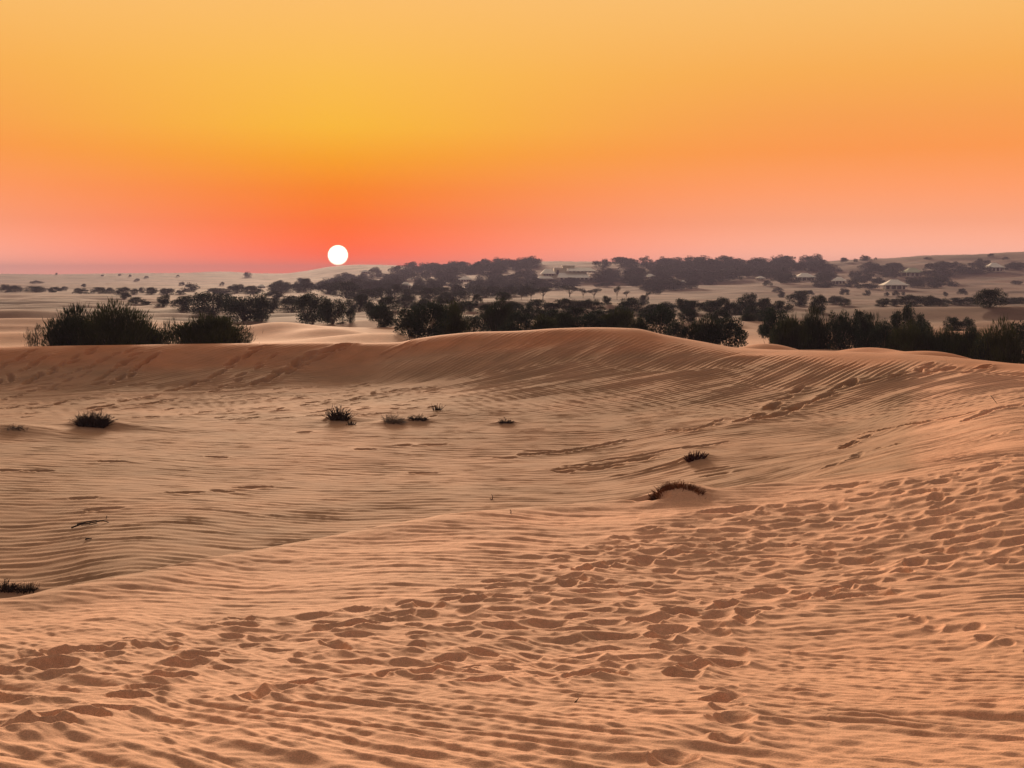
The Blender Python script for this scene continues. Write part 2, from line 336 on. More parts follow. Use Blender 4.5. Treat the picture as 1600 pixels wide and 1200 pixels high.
fg += 0.026 * ripple(0.58, 0.81, 0.60, 40, warp=1.1, wl=1.6, stretch=2.2) * s_bot * np.clip(0.35 + 1.1 * perlin(x / 1.9, y / 1.5, 44), 0, 1)
fg += 0.0095 * ripple(0.10, 1.0, 0.21, 50, warp=1.0, wl=1.2) * (1 - s_bot) * (0.55 + 0.45 * sstep(500, 900, uu))
fg += 0.0085 * ripple(-0.05, 1.0, 0.42, 54, warp=1.2, wl=1.5, stretch=3) * (1 - s_bot) * (0.5 + 0.5 * sstep(500, 900, uu))
bs = 0.0155 * ripple(0.06, 1.0, 0.33, 60, warp=1.25, wl=1.7, stretch=4) * (0.6 + 0.4 * sstep(500, 1000, uu) + 0.5 * (1 - sstep(26, 34, r_)))
bs += 0.008 * ripple(0.2, 1.0, 0.6, 64, warp=1.2, wl=2.5, stretch=3) * (1 - sstep(700, 900, uu)) * .6
# wall of the bowl: crests climb to the right, fanning round
cx_, cy_ = -16.0, 72.0
wl1 = ripple(-0.80, 0.60, 0.32, 70, warp=.9, wl=5.0, stretch=14)
wl2 = ripple(-0.55, 0.84, 0.37, 74, warp=.9, wl=5.0, stretch=14)
k12 = sstep(0.38, 0.56, (r_ - wbase + 8) / 20 + 0.25 * perlin(x / 7, y / 7, 79))
ww = (wl2 * (1 - k12) + wl1 * k12)
midw = sstep(620, 820, uu) * 1.0 + 0.40 * (1 - sstep(620, 820, uu))
crestfade = 1 - sstep(-5.0, -1.5, r_ - wcrest) * sstep(850, 1000, uu) * 0.9 - 0.4 * sstep(-2.5, -0.6, r_ - wcrest)
wh = 0.042 * ww * (1 + 0.5 * (1 - sstep(400, 650, uu))) * midw * np.clip(crestfade, 0, 1)
H = fg * fore + (bs * (1 - wall) + wh * wall) * (1 - fore)
# broad softness and lumps
H += fore * 0.006 * perlin(x / .16, y / .07, 92) + (0.007 * perlin(x / .5, y / .16, 93)) * (1 - .5 * wall)
H += 0.03 * perlin(x / 1.6, y / 1.3, 90) * fore + 0.06 * perlin(x / 5, y / 4, 91) * (1 - sstep(-3, 0, r_ - wcrest)) 
H *= (1 - sstep(-1.2, -0.1, r_ - wcrest)) * (1 - sstep(R(38), R(43), np.abs(TH[sl_])))
Z[sl_] += H

# ---- footprints, pressed into the same sheet
ZP = np.zeros_like(Z); TM = np.zeros_like(Z)
def stamp(x0, y0, ang, la, lb, d, rim=0.28):
    s = window(x0, y0, 2.6 * max(la, lb)); c, sn = math.cos(ang), math.sin(ang)
    dx, dy = X[s] - x0, Y[s] - y0
    a = (dx * c + dy * sn) / la; b = (-dx * sn + dy * c) / lb
    q = a * a + b * b
    rq = np.sqrt(q) * (1 + 0.16 * np.sin(2 * np.arctan2(b, a) + x0 * 5) + 0.1 * np.sin(3 * np.arctan2(b, a) + y0 * 9))
    v = np.where(rq < 1, -d + d * (1 + rim) * rq ** 2.2, d * rim * np.exp(-(rq - 1) / 0.55))
    v *= sstep(2.6, 1.9, rq)
    ZP[s] = np.where(rq < 1, ZP[s] * (0.35 + .4 * rq) + v, ZP[s] + v * (1 - sstep(0.02, .07, ZP[s])))
    TM[s] = np.maximum(TM[s], np.exp(-q / 5.0))
def inpoly(px, py, poly):
    c = False; j = len(poly) - 1
    for i in range(len(poly)):
        (xi, yi), (xj, yj) = poly[i], poly[j]
        if (yi > py) != (yj > py) and px < (xj - xi) * (py - yi) / (yj - yi) + xi: c = not c
        j = i
    return c
pr = random.Random(5)
zone1 = [(1640, 880), (1900, 860), (1900, 730), (1640, 715), (1600, 705), (1420, 745), (1220, 790), (1000, 830), (860, 880), (820, 950), (1000, 990), (1180, 960), (1330, 940), (1480, 900)]
zone2 = [(900, 880), (700, 925), (520, 960), (330, 970), (200, 1000), (0, 1030), (0, 1060), (200, 1050), (420, 1050), (650, 1070), (900, 1075), (1080, 1010), (1150, 960)]
placed = []
def scatter(poly, n, size=1.0, dmin=0.36, depth=0.046):
    xs_ = [p[0] for p in poly]; ys_ = [p[1] for p in poly]; k = 0; tries = 0
    while k < n and tries < n * 60:
        tries += 1
        # even over ground area: pick world points
        px, py = pr.uniform(min(xs_), max(xs_)), pr.uniform(min(ys_), max(ys_))
        if not inpoly(px, py, poly): continue
        x_, y_ = hit(px, py); 
        if any((x_ - a) ** 2 + (y_ - b) ** 2 < dmin * dmin for a, b in placed): continue
        placed.append((x_, y_)); k += 1
        sz = size * pr.uniform(0.5, 1.1)
        stamp(x_, y_, pr.gauss(0.0, 0.5), 0.215 * sz, 0.14 * sz, depth * pr.uniform(0.6, 1.25) * sz)
scatter(zone1, 480); scatter(zone2, 110, size=.95)
def trail(pts, n, size=1.0, depth=0.06, jit=0.12, elong=1.0, rmin=5.0):
    W = [hit(px, py, rmin) for px, py in pts]
    seg = [math.dist(W[i], W[i + 1]) for i in range(len(W) - 1)]; tot = sum(seg)
    for k in range(n):
        t = (k + pr.uniform(-.25, .25)) / max(n - 1, 1) * tot; i = 0; t = min(max(t, 0), tot * .999)
        while t > seg[i]: t -= seg[i]; i += 1
        f = t / seg[i]; ax, ay = W[i]; bx, by = W[i + 1]; an = math.atan2(by - ay, bx - ax)
        x_ = ax + (bx - ax) * f - math.sin(an) * pr.choice((-1, 1)) * jit; y_ = ay + (by - ay) * f + math.cos(an) * pr.choice((-1, 1)) * jit
        placed.append((x_, y_)); sz = size * pr.uniform(.8, 1.2)
        stamp(x_, y_, an + pr.gauss(0, .15), 0.19 * sz * elong, 0.15 * sz, depth * sz * pr.uniform(.8, 1.2))
trail([(1160, 930), (1140, 990), (1115, 1030), (1090, 1080), (1110, 1130), (1090, 1190)], 15, .85)
trail([(1040, 960), (1010, 1010), (1090, 1060)], 8)
trail([(30, 1100), (160, 1095), (290, 1070), (330, 1030), (200, 1010), (60, 1030)], 9, 1.0)
trail([(0, 1150), (60, 1120), (190, 1115)], 5, 1.05)
trail([(420, 1090), (560, 1060), (720, 1050), (960, 1062)], 9, 1.0)
trail([(500, 990), (640, 960), (820, 930), (980, 880), (1150, 860)], 16, 1.0, 0.06)
trail([(1240, 940), (1330, 920), (1420, 885)], 6)
trail([(1440, 960), (1490, 985), (1560, 1000), (1640, 1020)], 7, .7, .05)
trail([(0, 1050), (60, 1045), (130, 1018)], 4, 1.1)
# basin floor: sparse prints and drag lines
for px, py in [(175, 722), (340, 715), (60, 737), (130, 780), (290, 770), (345, 769), (395, 762), (475, 676), (630, 696), (678, 696), (570, 703), (790, 716), (660, 740), (820, 712), (845, 706), (1000, 720), (1040, 728), (930, 735), (880, 738), (960, 730), (905, 728), (1110, 735), (1120, 742), (1085, 700), (1115, 695), (7, 736), (160, 797), (1320, 760), (1140, 800), (1010, 780)]:
    x_, y_ = hit(px, py); stamp(x_, y_, pr.gauss(.1, .2), pr.uniform(.3, .55), .2, .085, .25)
for a, b, n in [((835, 712), (960, 692), 9), ((870, 735), (1010, 716), 10), ((1000, 738), (1060, 722), 6), ((940, 722), (1040, 706), 6)]:
    trail([a, b], n, 1.1, .05, 0.03, 3.0)
# wall: climbing tracks (long slid prints)
for pts, n, s_, d_ in [
    ([(1165, 660), (1205, 640), (1250, 612)], 5, 2.0, .13), ([(1200, 655), (1250, 638), (1300, 615), (1322, 600)], 7, 2.1, .14), ([(1340, 604), (1360, 595)], 2, 1.7, .12),
    ([(1395, 590), (1430, 580), (1455, 571)], 4, 1.8, .13), ([(1440, 588), (1480, 577)], 3, 1.8, .12), ([(1505, 585), (1545, 572)], 3, 2.0, .13),
    ([(1312, 702), (1350, 685)], 3, 1.6, .1), ([(1360, 678), (1400, 670), (1445, 662)], 5, 1.6, .09), ([(1470, 658), (1505, 650)], 3, 1.6, .09), ([(1515, 656), (1595, 634)], 6, 1.5, .09),
    ([(1310, 725), (1360, 705), (1400, 695)], 5, 1.2, .06), ([(1555, 680), (1600, 668)], 3, 1.2, .06), ([(1060, 672), (1080, 672)], 2, 1.2, .08), ([(1100, 668), (1130, 658)], 2, 1.3, .08),
    ([(272, 612), (330, 590), (375, 562), (405, 545)], 11, 1.7, .12), ([(330, 612), (400, 575), (425, 556)], 6, 1.5, .1),
    ([(405, 600), (440, 580), (480, 558), (530, 541)], 11, 1.9, .13), ([(430, 590), (470, 574), (545, 540)], 9, 1.5, .11),
    ([(150, 600), (190, 575), (215, 556)], 6, 1.7, .11), ([(180, 600), (225, 572), (245, 558)], 6, 1.7, .11), ([(45, 600), (90, 575), (130, 555), (150, 546)], 8, 1.6, .1),
    ([(0, 600), (40, 575), (75, 560)], 6, 1.6, .1), ([(75, 610), (120, 590), (160, 565)], 6, 1.4, .09), ([(0, 580), (25, 560), (45, 550)], 4, 1.5, .1), ([(100, 590), (170, 562), (200, 548)], 7, 1.4, .09), ([(600, 553), (640, 535)], 4, 1.3, .07), ([(612, 557), (650, 538)], 4, 1.2, .07), ([(790, 552), (825, 530)], 3, 1, .05),
    ([(95, 632), (130, 622)], 3, 1.5, .09), ([(200, 628), (250, 618)], 4, 1.5, .09), ([(225, 632), (265, 626)], 3, 1.4, .08), ([(145, 640), (160, 636)], 2, 1.5, .09), ([(0, 625), (45, 612)], 4, 1.4, .08), ([(0, 640), (60, 630)], 4, 1.3, .08), ([(440, 640), (500, 628)], 3, 1.3, .07), ([(560, 625), (610, 612)], 3, 1.2, .06)]:
    trail(pts, int(n * 1.3), s_ * .78, d_ * (1.35 if pts[0][0] < 650 else 1.05), 0.14, 2.5)
for _ in range(130):
    px = pr.uniform(0, 700); py = 600 + 55 * pr.random() ** 1.3
    x_, y_ = hit(px, py); stamp(x_, y_, pr.gauss(.9, .25), pr.uniform(.25, .6), .15, pr.uniform(.03, .07), .3)
tm = TM[sl_] * fore
lump = (1 - np.abs(perlin(x / 0.75 + .35 * perlin(x / .6, y / .5, 95), y / 0.42, 96)) * 2.2)
lump2 = (1 - np.abs(perlin(x / 0.34, y / 0.20, 97)) * 2.2)
Z[sl_] += tm * (0.031 * lump + 0.010 * lump2) - H * tm * 0.45
Z += ZP

def link(o, parent=None):
    col.objects.link(o)
    if parent: o.parent = parent
    return o
def raw_mesh(name, V, quads=None, tris=None, smooth=False):
    me = bpy.data.meshes.new(name); V = np.ascontiguousarray(V, dtype=np.float32)
    idx = []; sizes = []
    if quads is not None and len(quads): idx.append(np.asarray(quads, np.int32).ravel()); sizes.append(np.full(len(quads), 4, np.int32))
    if tris is not None and len(tris): idx.append(np.asarray(tris, np.int32).ravel()); sizes.append(np.full(len(tris), 3, np.int32))
    idx = np.concatenate(idx); sizes = np.concatenate(sizes)
    me.vertices.add(len(V)); me.vertices.foreach_set('co', V.ravel())
    me.loops.add(len(idx)); me.loops.foreach_set('vertex_index', idx)
    me.polygons.add(len(sizes)); st = np.concatenate([[0], np.cumsum(sizes)[:-1]]).astype(np.int32)
    me.polygons.foreach_set('loop_start', st)
    me.update(calc_edges=True)
    if smooth: me.shade_smooth()
    else: me.shade_flat()
    return me
def build_ground():
    V = np.stack([X, Y, Z], -1).reshape(-1, 3)
    V = np.vstack([V, [[0, 0, -1.62]]]); c = len(V) - 1
    i = np.arange(nT)[:, None]; j = np.arange(nR - 1)[None, :]; i2 = (i + 1) % nT
    q = np.stack([i * nR + j, i * nR + j + 1, i2 * nR + j + 1, i2 * nR + j], -1).reshape(-1, 4)
    ii = np.arange(nT); t = np.stack([np.full(nT, c), ii * nR, ((ii + 1) % nT) * nR], -1)
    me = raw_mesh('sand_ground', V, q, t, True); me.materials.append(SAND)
    ca = me.attributes.new('sand_tint', 'FLOAT_COLOR', 'POINT'); C_ = np.zeros((len(V), 4), np.float32); C_[:, 3] = 1
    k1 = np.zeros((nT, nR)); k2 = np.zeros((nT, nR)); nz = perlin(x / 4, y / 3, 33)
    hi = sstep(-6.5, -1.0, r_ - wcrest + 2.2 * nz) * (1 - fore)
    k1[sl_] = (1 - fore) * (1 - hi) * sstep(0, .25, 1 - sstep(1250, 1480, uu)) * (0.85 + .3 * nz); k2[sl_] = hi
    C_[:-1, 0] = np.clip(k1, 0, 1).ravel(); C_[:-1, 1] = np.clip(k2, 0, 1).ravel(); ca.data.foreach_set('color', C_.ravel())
    o = bpy.data.objects.new('ground', me); o['kind'] = 'structure'; link(o)
build_ground()
print('GROUND verts', nT * nR, nT, nR)

# ------------------------------------------------------------------ small mesh tools
class MB:
    def __init__(s): s.v = []; s.q = []; s.t = []; s.n = 0
    def add(s, V, q=(), t=()):
        V = np.asarray(V, float)
        if len(q): s.q.append(np.asarray(q) + s.n)
        if len(t): s.t.append(np.asarray(t) + s.n)
        s.v.append(V); s.n += len(V)
    def box(s, x0, x1, y0, y1, z0, z1):
        V = [(x0, y0, z0), (x1, y0, z0), (x1, y1, z0), (x0, y1, z0), (x0, y0, z1), (x1, y0, z1), (x1, y1, z1), (x0, y1, z1)]
        s.add(V, [(3, 2, 1, 0), (4, 5, 6, 7), (0, 1, 5, 4), (1, 2, 6, 5), (2, 3, 7, 6), (3, 0, 4, 7)])
    def tube(s, pts, rad, k=6):
        pts = [np.array(p, float) for p in pts]; rings = []
        for i, p in enumerate(pts):
            d = pts[min(i + 1, len(pts) - 1)] - pts[max(i - 1, 0)]; d = d / (np.linalg.norm(d) + 1e-9)
            a = np.cross(d, [0.3, 0.2, 1] if abs(d[2]) < .9 else [1, 0, 0]); a /= np.linalg.norm(a); b = np.cross(d, a)
            r = rad[i] if hasattr(rad, '__len__') else rad
            rings.append([p + r * (math.cos(2 * math.pi * m / k) * a + math.sin(2 * math.pi * m / k) * b) for m in range(k)])
        V = np.array(rings).reshape(-1, 3); q = []
        for i in range(len(pts) - 1):
            for m in range(k): q.append((i * k + m, i * k + (m + 1) % k, (i + 1) * k + (m + 1) % k, (i + 1) * k + m))
        n = len(pts); V = np.vstack([V, [pts[0], pts[-1]]]); t = [(n * k, (m + 1) % k, m) for m in range(k)] + [(n * k + 1, (n - 1) * k + m, (n - 1) * k + (m + 1) % k) for m in range(k)]
        s.add(V, q, t)
    def loft(s, rings, cap=True):
        k = len(rings[0]); V = np.array(rings, float).reshape(-1, 3); q = []
        for i in range(len(rings) - 1):
            for m in range(k): q.append((i * k + m, i * k + (m + 1) % k, (i + 1) * k + (m + 1) % k, (i + 1) * k + m))
        if cap and k == 4: q += [(3, 2, 1, 0), tuple((len(rings) - 1) * k + m for m in range(4))]
        s.add(V, q)
    def mesh(s, name, m, smooth=False):
        me = raw_mesh(name, np.vstack(s.v), np.vstack(s.q) if s.q else None, np.vstack(s.t) if s.t else None, smooth)
        me.materials.append(m); return me
def blades(base, tip, width, rg):
    """thin tapered leaf blades as quads: base/tip Nx3, width N"""
    d = tip - base; side_ = np.cross(d, rg.normal(size=d.shape)); side_ /= (np.linalg.norm(side_, axis=1)[:, None] + 1e-9)
    w_ = width[:, None]; mid = base + d * 0.45
    V = np.stack([base, mid + side_ * w_, tip, mid - side_ * w_], 1).reshape(-1, 3)
    n = len(base); q = np.arange(n)[:, None] * 4 + np.arange(4)[None]
    return V, q
# ---- plant prototypes, unit sized: about 1 wide, 1 high
def broom_proto(seed, nplume=16, nb=5200, spread=0.5, lean=0.0, sparse=False):
    rg = np.random.default_rng(seed); mb = MB(); tr = MB()
    for k in range(nplume):
        a = rg.uniform(0, 2 * math.pi); rad = spread * math.sqrt(rg.uniform(0.0, 1.0)) * 0.86
        hgt = (1.0 - 0.62 * (rad / spread) ** 2) * rg.uniform(0.5, 1.08)
        top = np.array([math.cos(a) * rad + lean * hgt, math.sin(a) * rad, hgt * 0.86])
        b0 = np.array([math.cos(a) * rad * 0.55, math.sin(a) * rad * 0.55, 0.0])
        n = int(nb / nplume * (0.5 + hgt * .8))
        t = rg.uniform(0.0, 1.0, n) ** 0.8
        bend = np.array([0, 0, 0.0])
        ax = b0 + (top - b0) * t[:, None]
        fat = 0.125 * (0.35 + 1.1 * np.sin(np.pi * np.clip(t * 0.85 + 0.12, 0, 1))) * (0.55 if sparse else 1)
        off = rg.normal(size=(n, 3)) * fat[:, None] * np.array([1, 1, 0.5])
        base = ax + off; base[:, 2] = np.abs(base[:, 2])
        out = off / (np.linalg.norm(off, axis=1)[:, None] + 1e-6)
        d = np.array([0, 0, 1.0]) + out * 0.45 + (top - b0) / np.linalg.norm(top - b0) * 0.7 + rg.normal(size=(n, 3)) * 0.16
        d /= np.linalg.norm(d, axis=1)[:, None]
        ln = rg.uniform(0.05, 0.17, n)
        V, q = blades(base, base + d * ln[:, None], rg.uniform(0.0035, 0.0075, n), rg); mb.add(V, q)
        tr.tube([b0 * .5 + [0, 0, -0.03], b0 + (top - b0) * .4, b0 + (top - b0) * .8], [0.013, 0.008, 0.003], 4)
    return mb, tr
def tree_proto(seed, nclump=16, nleaf=2200, stem=0.25, flat=False, leaf=0.03, trunk_show=True):
    rg = np.random.default_rng(seed); mb = MB(); tr = MB()
    cl = []
    for k in range(nclump):
        a = rg.uniform(0, 2 * math.pi); rad = 0.36 * math.sqrt(rg.uniform())
        zz = stem + (1 - stem) * rg.uniform(0.15, 0.86) * (1 - (0.9 if not flat else 0.4) * (rad / .5) ** 2)
        if flat: zz = stem + (1 - stem) * rg.uniform(.45, .85)
        c = np.array([math.cos(a) * rad, math.sin(a) * rad, zz]); s_ = rg.uniform(0.09, 0.19)
        cl.append((c, s_))
        n = int(nleaf / nclump * (s_ / .14) ** 2)
        v = rg.normal(size=(n, 3)); v /= np.linalg.norm(v, axis=1)[:, None]
        rr_ = rg.uniform(0.35, 1.12, n) ** 0.7
        p = c + v * (s_ * rr_)[:, None] * np.array([1.15, 1.15, 0.85])
        p[:, 2] = np.abs(p[:, 2])
        d = v * 0.7 + rg.normal(size=(n, 3)) * .7; d /= np.linalg.norm(d, axis=1)[:, None]
        V, q = blades(p, p + d * rg.uniform(leaf * .7, leaf * 1.7, n)[:, None], rg.uniform(leaf * .25, leaf * .5, n), rg); mb.add(V, q)
    fork = np.array([0.02, 0, stem * 0.7])
    tr.tube([(0, 0, -0.06), (0.01, 0, stem * .3), fork], [0.03, 0.024, 0.02], 6)
    for c, s_ in cl[:9]:
        m_ = (fork + c) / 2 + np.array([0, 0, 0.03]); tr.tube([fork, m_, c], [0.014, 0.009, 0.004], 4)
    return mb, tr
def bush_proto(seed, nclump=26, nleaf=4200, leaf=0.03, spiky=0.5):
    rg = np.random.default_rng(seed); mb = MB(); tr = MB()
    for k in range(nclump):
        a = rg.uniform(0, 2 * math.pi); rad = 0.40 * math.sqrt(rg.uniform())
        top = 0.90 * math.sqrt(max(0.05, 1 - (rad / .5) ** 2)) * rg.uniform(0.72, 1.06); s_ = rg.uniform(0.09, 0.17)
        zz = rg.uniform(0.05, max(.1, top - s_ * .9)) if k % 2 else max(.08, top - s_)
        c = np.array([math.cos(a) * rad, math.sin(a) * rad, zz]); n = int(nleaf / nclump * (s_ / .13) ** 2)
        v = rg.normal(size=(n, 3)); v /= np.linalg.norm(v, axis=1)[:, None]
        p = c + v * (s_ * rg.uniform(0.3, 1.15, n) ** 0.8)[:, None] * np.array([1.1, 1.1, 1.0]); p[:, 2] = np.abs(p[:, 2])
        d = v * 0.8 + rg.normal(size=(n, 3)) * .5 + np.array([0, 0, spiky]); d /= np.linalg.norm(d, axis=1)[:, None]
        V, q = blades(p, p + d * rg.uniform(leaf * .7, leaf * 2.0, n)[:, None], rg.uniform(leaf * .22, leaf * .45, n), rg); mb.add(V, q)
        if k < 8: tr.tube([(0, 0, -.05), c * .5 + [0, 0, .04], c], [.02, .012, .005], 4)
    return mb, tr
def finish(pair, name, m, mb_=M_BARK): return pair[0].mesh(name + '_crown', m), pair[1].mesh(name + '_stems', mb_)
BROOM = [finish(broom_proto(100 + i, 18 + 2 * i, 9000 + 500 * i), 'broom', M_NEAR if i % 2 == 0 else M_NEAR2) for i in range(5)]
WISP = [finish(broom_proto(130 + i, 4 + i, 900, spread=0.38, lean=0.16 * (-1) ** i, sparse=True), 'wisp', M_NEAR) for i in range(3)]
TREE = [finish(bush_proto(200 + i, 24 + 2 * i, 6800, leaf=0.03, spiky=.7), 'bush', M_MID) for i in range(5)]
STALK = [finish(tree_proto(230 + i, 11, 2000, stem=0.38, flat=True, leaf=0.035), 'stalk', M_MID) for i in range(3)]
FARP = [finish(bush_proto(260 + i, 18 + i, 2200, leaf=0.05, spiky=.3), 'hill', M_FAR) for i in range(7)]

def plant(kind, name, meshes, px, top, base, wpx, label, cat, group=None, r=None, trunk=True, rot=None, depth=None, bury=0.02):
    if r is None: x_, y_ = hit(px, base)
    else: a = math.atan((px - 800) / F); x_, y_ = r * math.sin(a), r * math.cos(a)
    z = zat(x_, y_); y = y_
    ztop = (HZ - top) / F * y
    h = max(ztop - z, 0.25); wd = wpx / F * y * 1.08
    if r is None: h = (base - top) / F * y * 1.05
    else: h *= 1.10; wd *= 1.12
    crown, stems = meshes
    rz = rot if rot is not None else random.uniform(0, 2 * math.pi)
    if trunk:
        o = bpy.data.objects.new(name, None); o.empty_display_size = .3
    else:
        o = bpy.data.objects.new(name, crown)
    o.location = (x_, y_, z - bury * h); o.scale = (wd, wd if depth is None else wd * depth, h * 1.02); o.rotation_euler = (0, 0, rz)
    link(o); o['label'] = label; o['category'] = cat
    if group: o['group'] = group
    if trunk:
        link(bpy.data.objects.new('crown', crown), o); link(bpy.data.objects.new('trunk', stems), o)
    return o

# ------------------------------------------------------------------ bushes just behind the bright dune crest, left
NEARL = [
 (56, 497, 40, 'w', 'thin wispy sprig at the left end of the crest bushes'),
 (84, 492, 26, 'w', 'narrow tuft of upright twigs between the leaning sprig and the big left bush'),
 (124, 475, 84, 'b', 'big feathery dark bush with pointed top, left of the pair on the left crest'),
 (184, 472, 84, 'b', 'big feathery dark bush with a tall central plume, right one of the left crest pair'),
 (230, 508, 48, 'b', 'low dark bush tapering off to the right of the big pair on the left crest'),
 (268, 480, 30, 'w', 'bare looking forked sprig rising left of the broad low bush on the crest'),
 (318, 486, 84, 'b', 'broad dark bush with uneven brushy top below the sun, on the crest left of centre'),
 (352, 494, 58, 'b', 'dark rounded bush pressed against the right side of the broad crest bush'),
 (382, 508, 26, 'w', 'small sparse tuft closing the left crest bushes on the right')]
for k, (px, top, wd, t, lab) in enumerate(NEARL):
    ms = WISP[k % 3] if t == 'w' else BROOM[k % 5]
    plant(t, 'desert_bush', ms, px, top, 541, wd, lab, 'bush', 'bushes standing on the left dune crest', r=76 + (k % 3) * 1.3, depth=.8)
# ------------------------------------------------------------------ bushes behind the middle and right of the crest
NEARR = [
 (598, 467, 40, 130, 't', 'dark bush left of the big round bush, standing apart behind pale low dunes'),
 (640, 474, 50, 90, 't', 'left half of the big round dark bush, dense and rounded'),
 (668, 468, 66, 88, 't', 'largest round black bush behind the dune left of its summit, pale stems at its foot'),
 (704, 472, 44, 92, 'b', 'tall feathery bush on the right shoulder of the largest round bush'),
 (738, 490, 46, 96, 't', 'low flat topped bush just above the rising crest left of the summit'),
 (777, 464, 44, 108, 'b', 'tall dark bush with two pointed plumes left of the dune summit'),
 (796, 500, 34, 92, 't', 'small dark bush at the foot of the two plumed bush'),
 (812, 484, 38, 95, 't', 'rounded dark bush above the crest just left of the dune summit'),
 (850, 492, 38, 96, 'b', 'low dark bush above the crest, below the small pale sand strip'),
 (882, 487, 36, 98, 'b', 'dark twiggy bush directly left of the dune summit'),
 (925, 482, 46, 97, 't', 'wide dark bush exactly behind the dune summit'),
 (965, 478, 48, 98, 'b', 'taller dark bush immediately right of the dune summit'),
 (997, 494, 28, 99, 'b', 'small bush in the dip right of the summit bushes'),
 (1032, 470, 46, 100, 't', 'tall dark bush where the crest starts to fall to the right'),
 (1060, 498, 38, 92, 't', 'low dark bush hugging the falling crest'),
 (1100, 490, 56, 92, 'b', 'broad grey green bush above the falling crest, left of its twin'),
 (1136, 489, 58, 91, 't', 'broad grey green bush above the falling crest, right of its twin'),
 (1168, 489, 20, 150, 'b', 'slim dark bush behind the broad twin bushes'),
 (1184, 487, 28, 155, 't', 'small rounded bush by the sandy gap right of the twin bushes'),
 (1196, 506, 30, 120, 't', 'low dark bush in the sandy gap right of the twin bushes'),
 (1214, 470, 44, 96, 't', 'tall dark bush right of the sandy gap'),
 (1242, 488, 46, 88, 'b', 'grey twiggy bush at the left end of the right hand thicket'),
 (1277, 478, 44, 88, 'b', 'olive tinged bush in the left of the right hand thicket'),
 (1312, 479, 42, 87, 't', 'dark rounded bush in the middle of the right hand thicket'),
 (1347, 478, 34, 90, 't', 'narrow dark bush in the right hand thicket'),
 (1377, 482, 20, 110, 'w', 'thin upright tuft standing behind the right hand thicket'),
 (1396, 476, 40, 90, 't', 'tall bush crowning the middle of the right hand thicket'),
 (1420, 470, 26, 115, 't', 'round topped bush peeping over the right hand thicket'),
 (1418, 503, 46, 82, 'b', 'bright olive bush low at the front of the right hand thicket'),
 (1438, 485, 20, 118, 't', 'small round bush right of the one peeping over the thicket'),
 (1456, 508, 42, 82, 'b', 'olive grass like bush in the right half of the thicket'),
 (1486, 506, 44, 83, 'b', 'dark feathery bush in the right half of the thicket'),
 (1488, 493, 28, 140, 't', 'left of the two small round bushes on the sand behind the thicket'),
 (1510, 493, 26, 140, 't', 'right of the two small round bushes on the sand behind the thicket'),
 (1520, 508, 34, 84, 'b', 'drooping bush that ends the thicket on the right'),
 (1262, 490, 40, 90, 't', 'low rounded bush filling the left of the right hand thicket'),
 (1330, 492, 44, 88, 't', 'low rounded bush filling the middle of the right hand thicket'),
 (1362, 488, 42, 92, 'b', 'low feathery bush filling the middle of the right hand thicket'),
 (1380, 496, 40, 84, 't', 'low rounded bush left of the bright olive one'),
 (1440, 496, 44, 88, 't', 'low rounded bush right of the bright olive one'),
 (1225, 496, 40, 88, 'b', 'low feathery bush at the very left of the right hand thicket'),
 (1504, 512, 40, 84, 't', 'low rounded bush near the right end of the thicket'),
 (1540, 520, 36, 78, 't', 'low dark bush just left of the big leaning edge bush'),
 (1562, 500, 56, 78, 'b', 'big dark leaning bush at the right edge of the photo, front one'),
 (1592, 496, 50, 80, 't', 'big dark bush cut by the right edge of the photo')]
for k, (px, top, wd, r, t, lab) in enumerate(NEARR):
    ms = {'w': WISP, 'b': BROOM, 't': TREE}[t]; ms = ms[k % len(ms)]
    if 'pale stems' in lab: ms = (ms[0], MB and tree_proto(299, 12, 50, stem=.2)[1].mesh('pale_stems', M_PALE))
    plant(t, 'desert_bush', ms, px, top, 0, wd, lab, 'bush', 'bushes behind the dune crest', r=r, depth=.85)
ORD = ['first', 'second', 'third', 'fourth', 'fifth', 'sixth', 'seventh', 'eighth', 'ninth', 'tenth', 'eleventh', 'twelfth', 'thirteenth', 'fourteenth', 'fifteenth', 'sixteenth', 'seventeenth', 'eighteenth', 'nineteenth', 'twentieth', 'twenty-first', 'twenty-second', 'twenty-third', 'twenty-fourth', 'twenty-fifth', 'twenty-sixth', 'twenty-seventh', 'twenty-eighth', 'twenty-ninth', 'thirtieth', 'thirty-first', 'thirty-second'] + [a + b for a in ('thirty-', 'forty-', 'fifty-') for b in ('first', 'second', 'third', 'fourth', 'fifth', 'sixth', 'seventh', 'eighth', 'ninth')][2:]
def row(items, where, group, meshes=TREE, name='desert_bush', cat='bush', trunk=True, sw=1.0, sh=1.0):
    items = sorted(items)
    for k, (px, top, base, wd) in enumerate(items):
        ms = meshes[(k * 3 + 1) % len(meshes)]
        size = 'wide' if wd > 30 else ('small' if wd < 17 else 'medium')
        top = base - (base - top) * sh; wd *= sw * random.uniform(.85, 1.2)
        plant('t', name, ms, px, top, base, wd, f'{size} dark {cat}, {ORD[k]} from left {where}', cat, group, trunk=trunk)
row([(256, 459, 480, 24), (285, 462, 487, 38), (332, 456, 493, 70), (382, 455, 501, 52), (408, 452, 503, 24), (425, 463, 488, 26), (457, 461, 488, 36), (488, 455, 507, 50), (520, 460, 508, 44), (560, 456, 487, 34), (548, 478, 505, 14)],
    'in the clump below the setting sun', 'bushes in the clump below the setting sun', sw=1.1, sh=1.05)
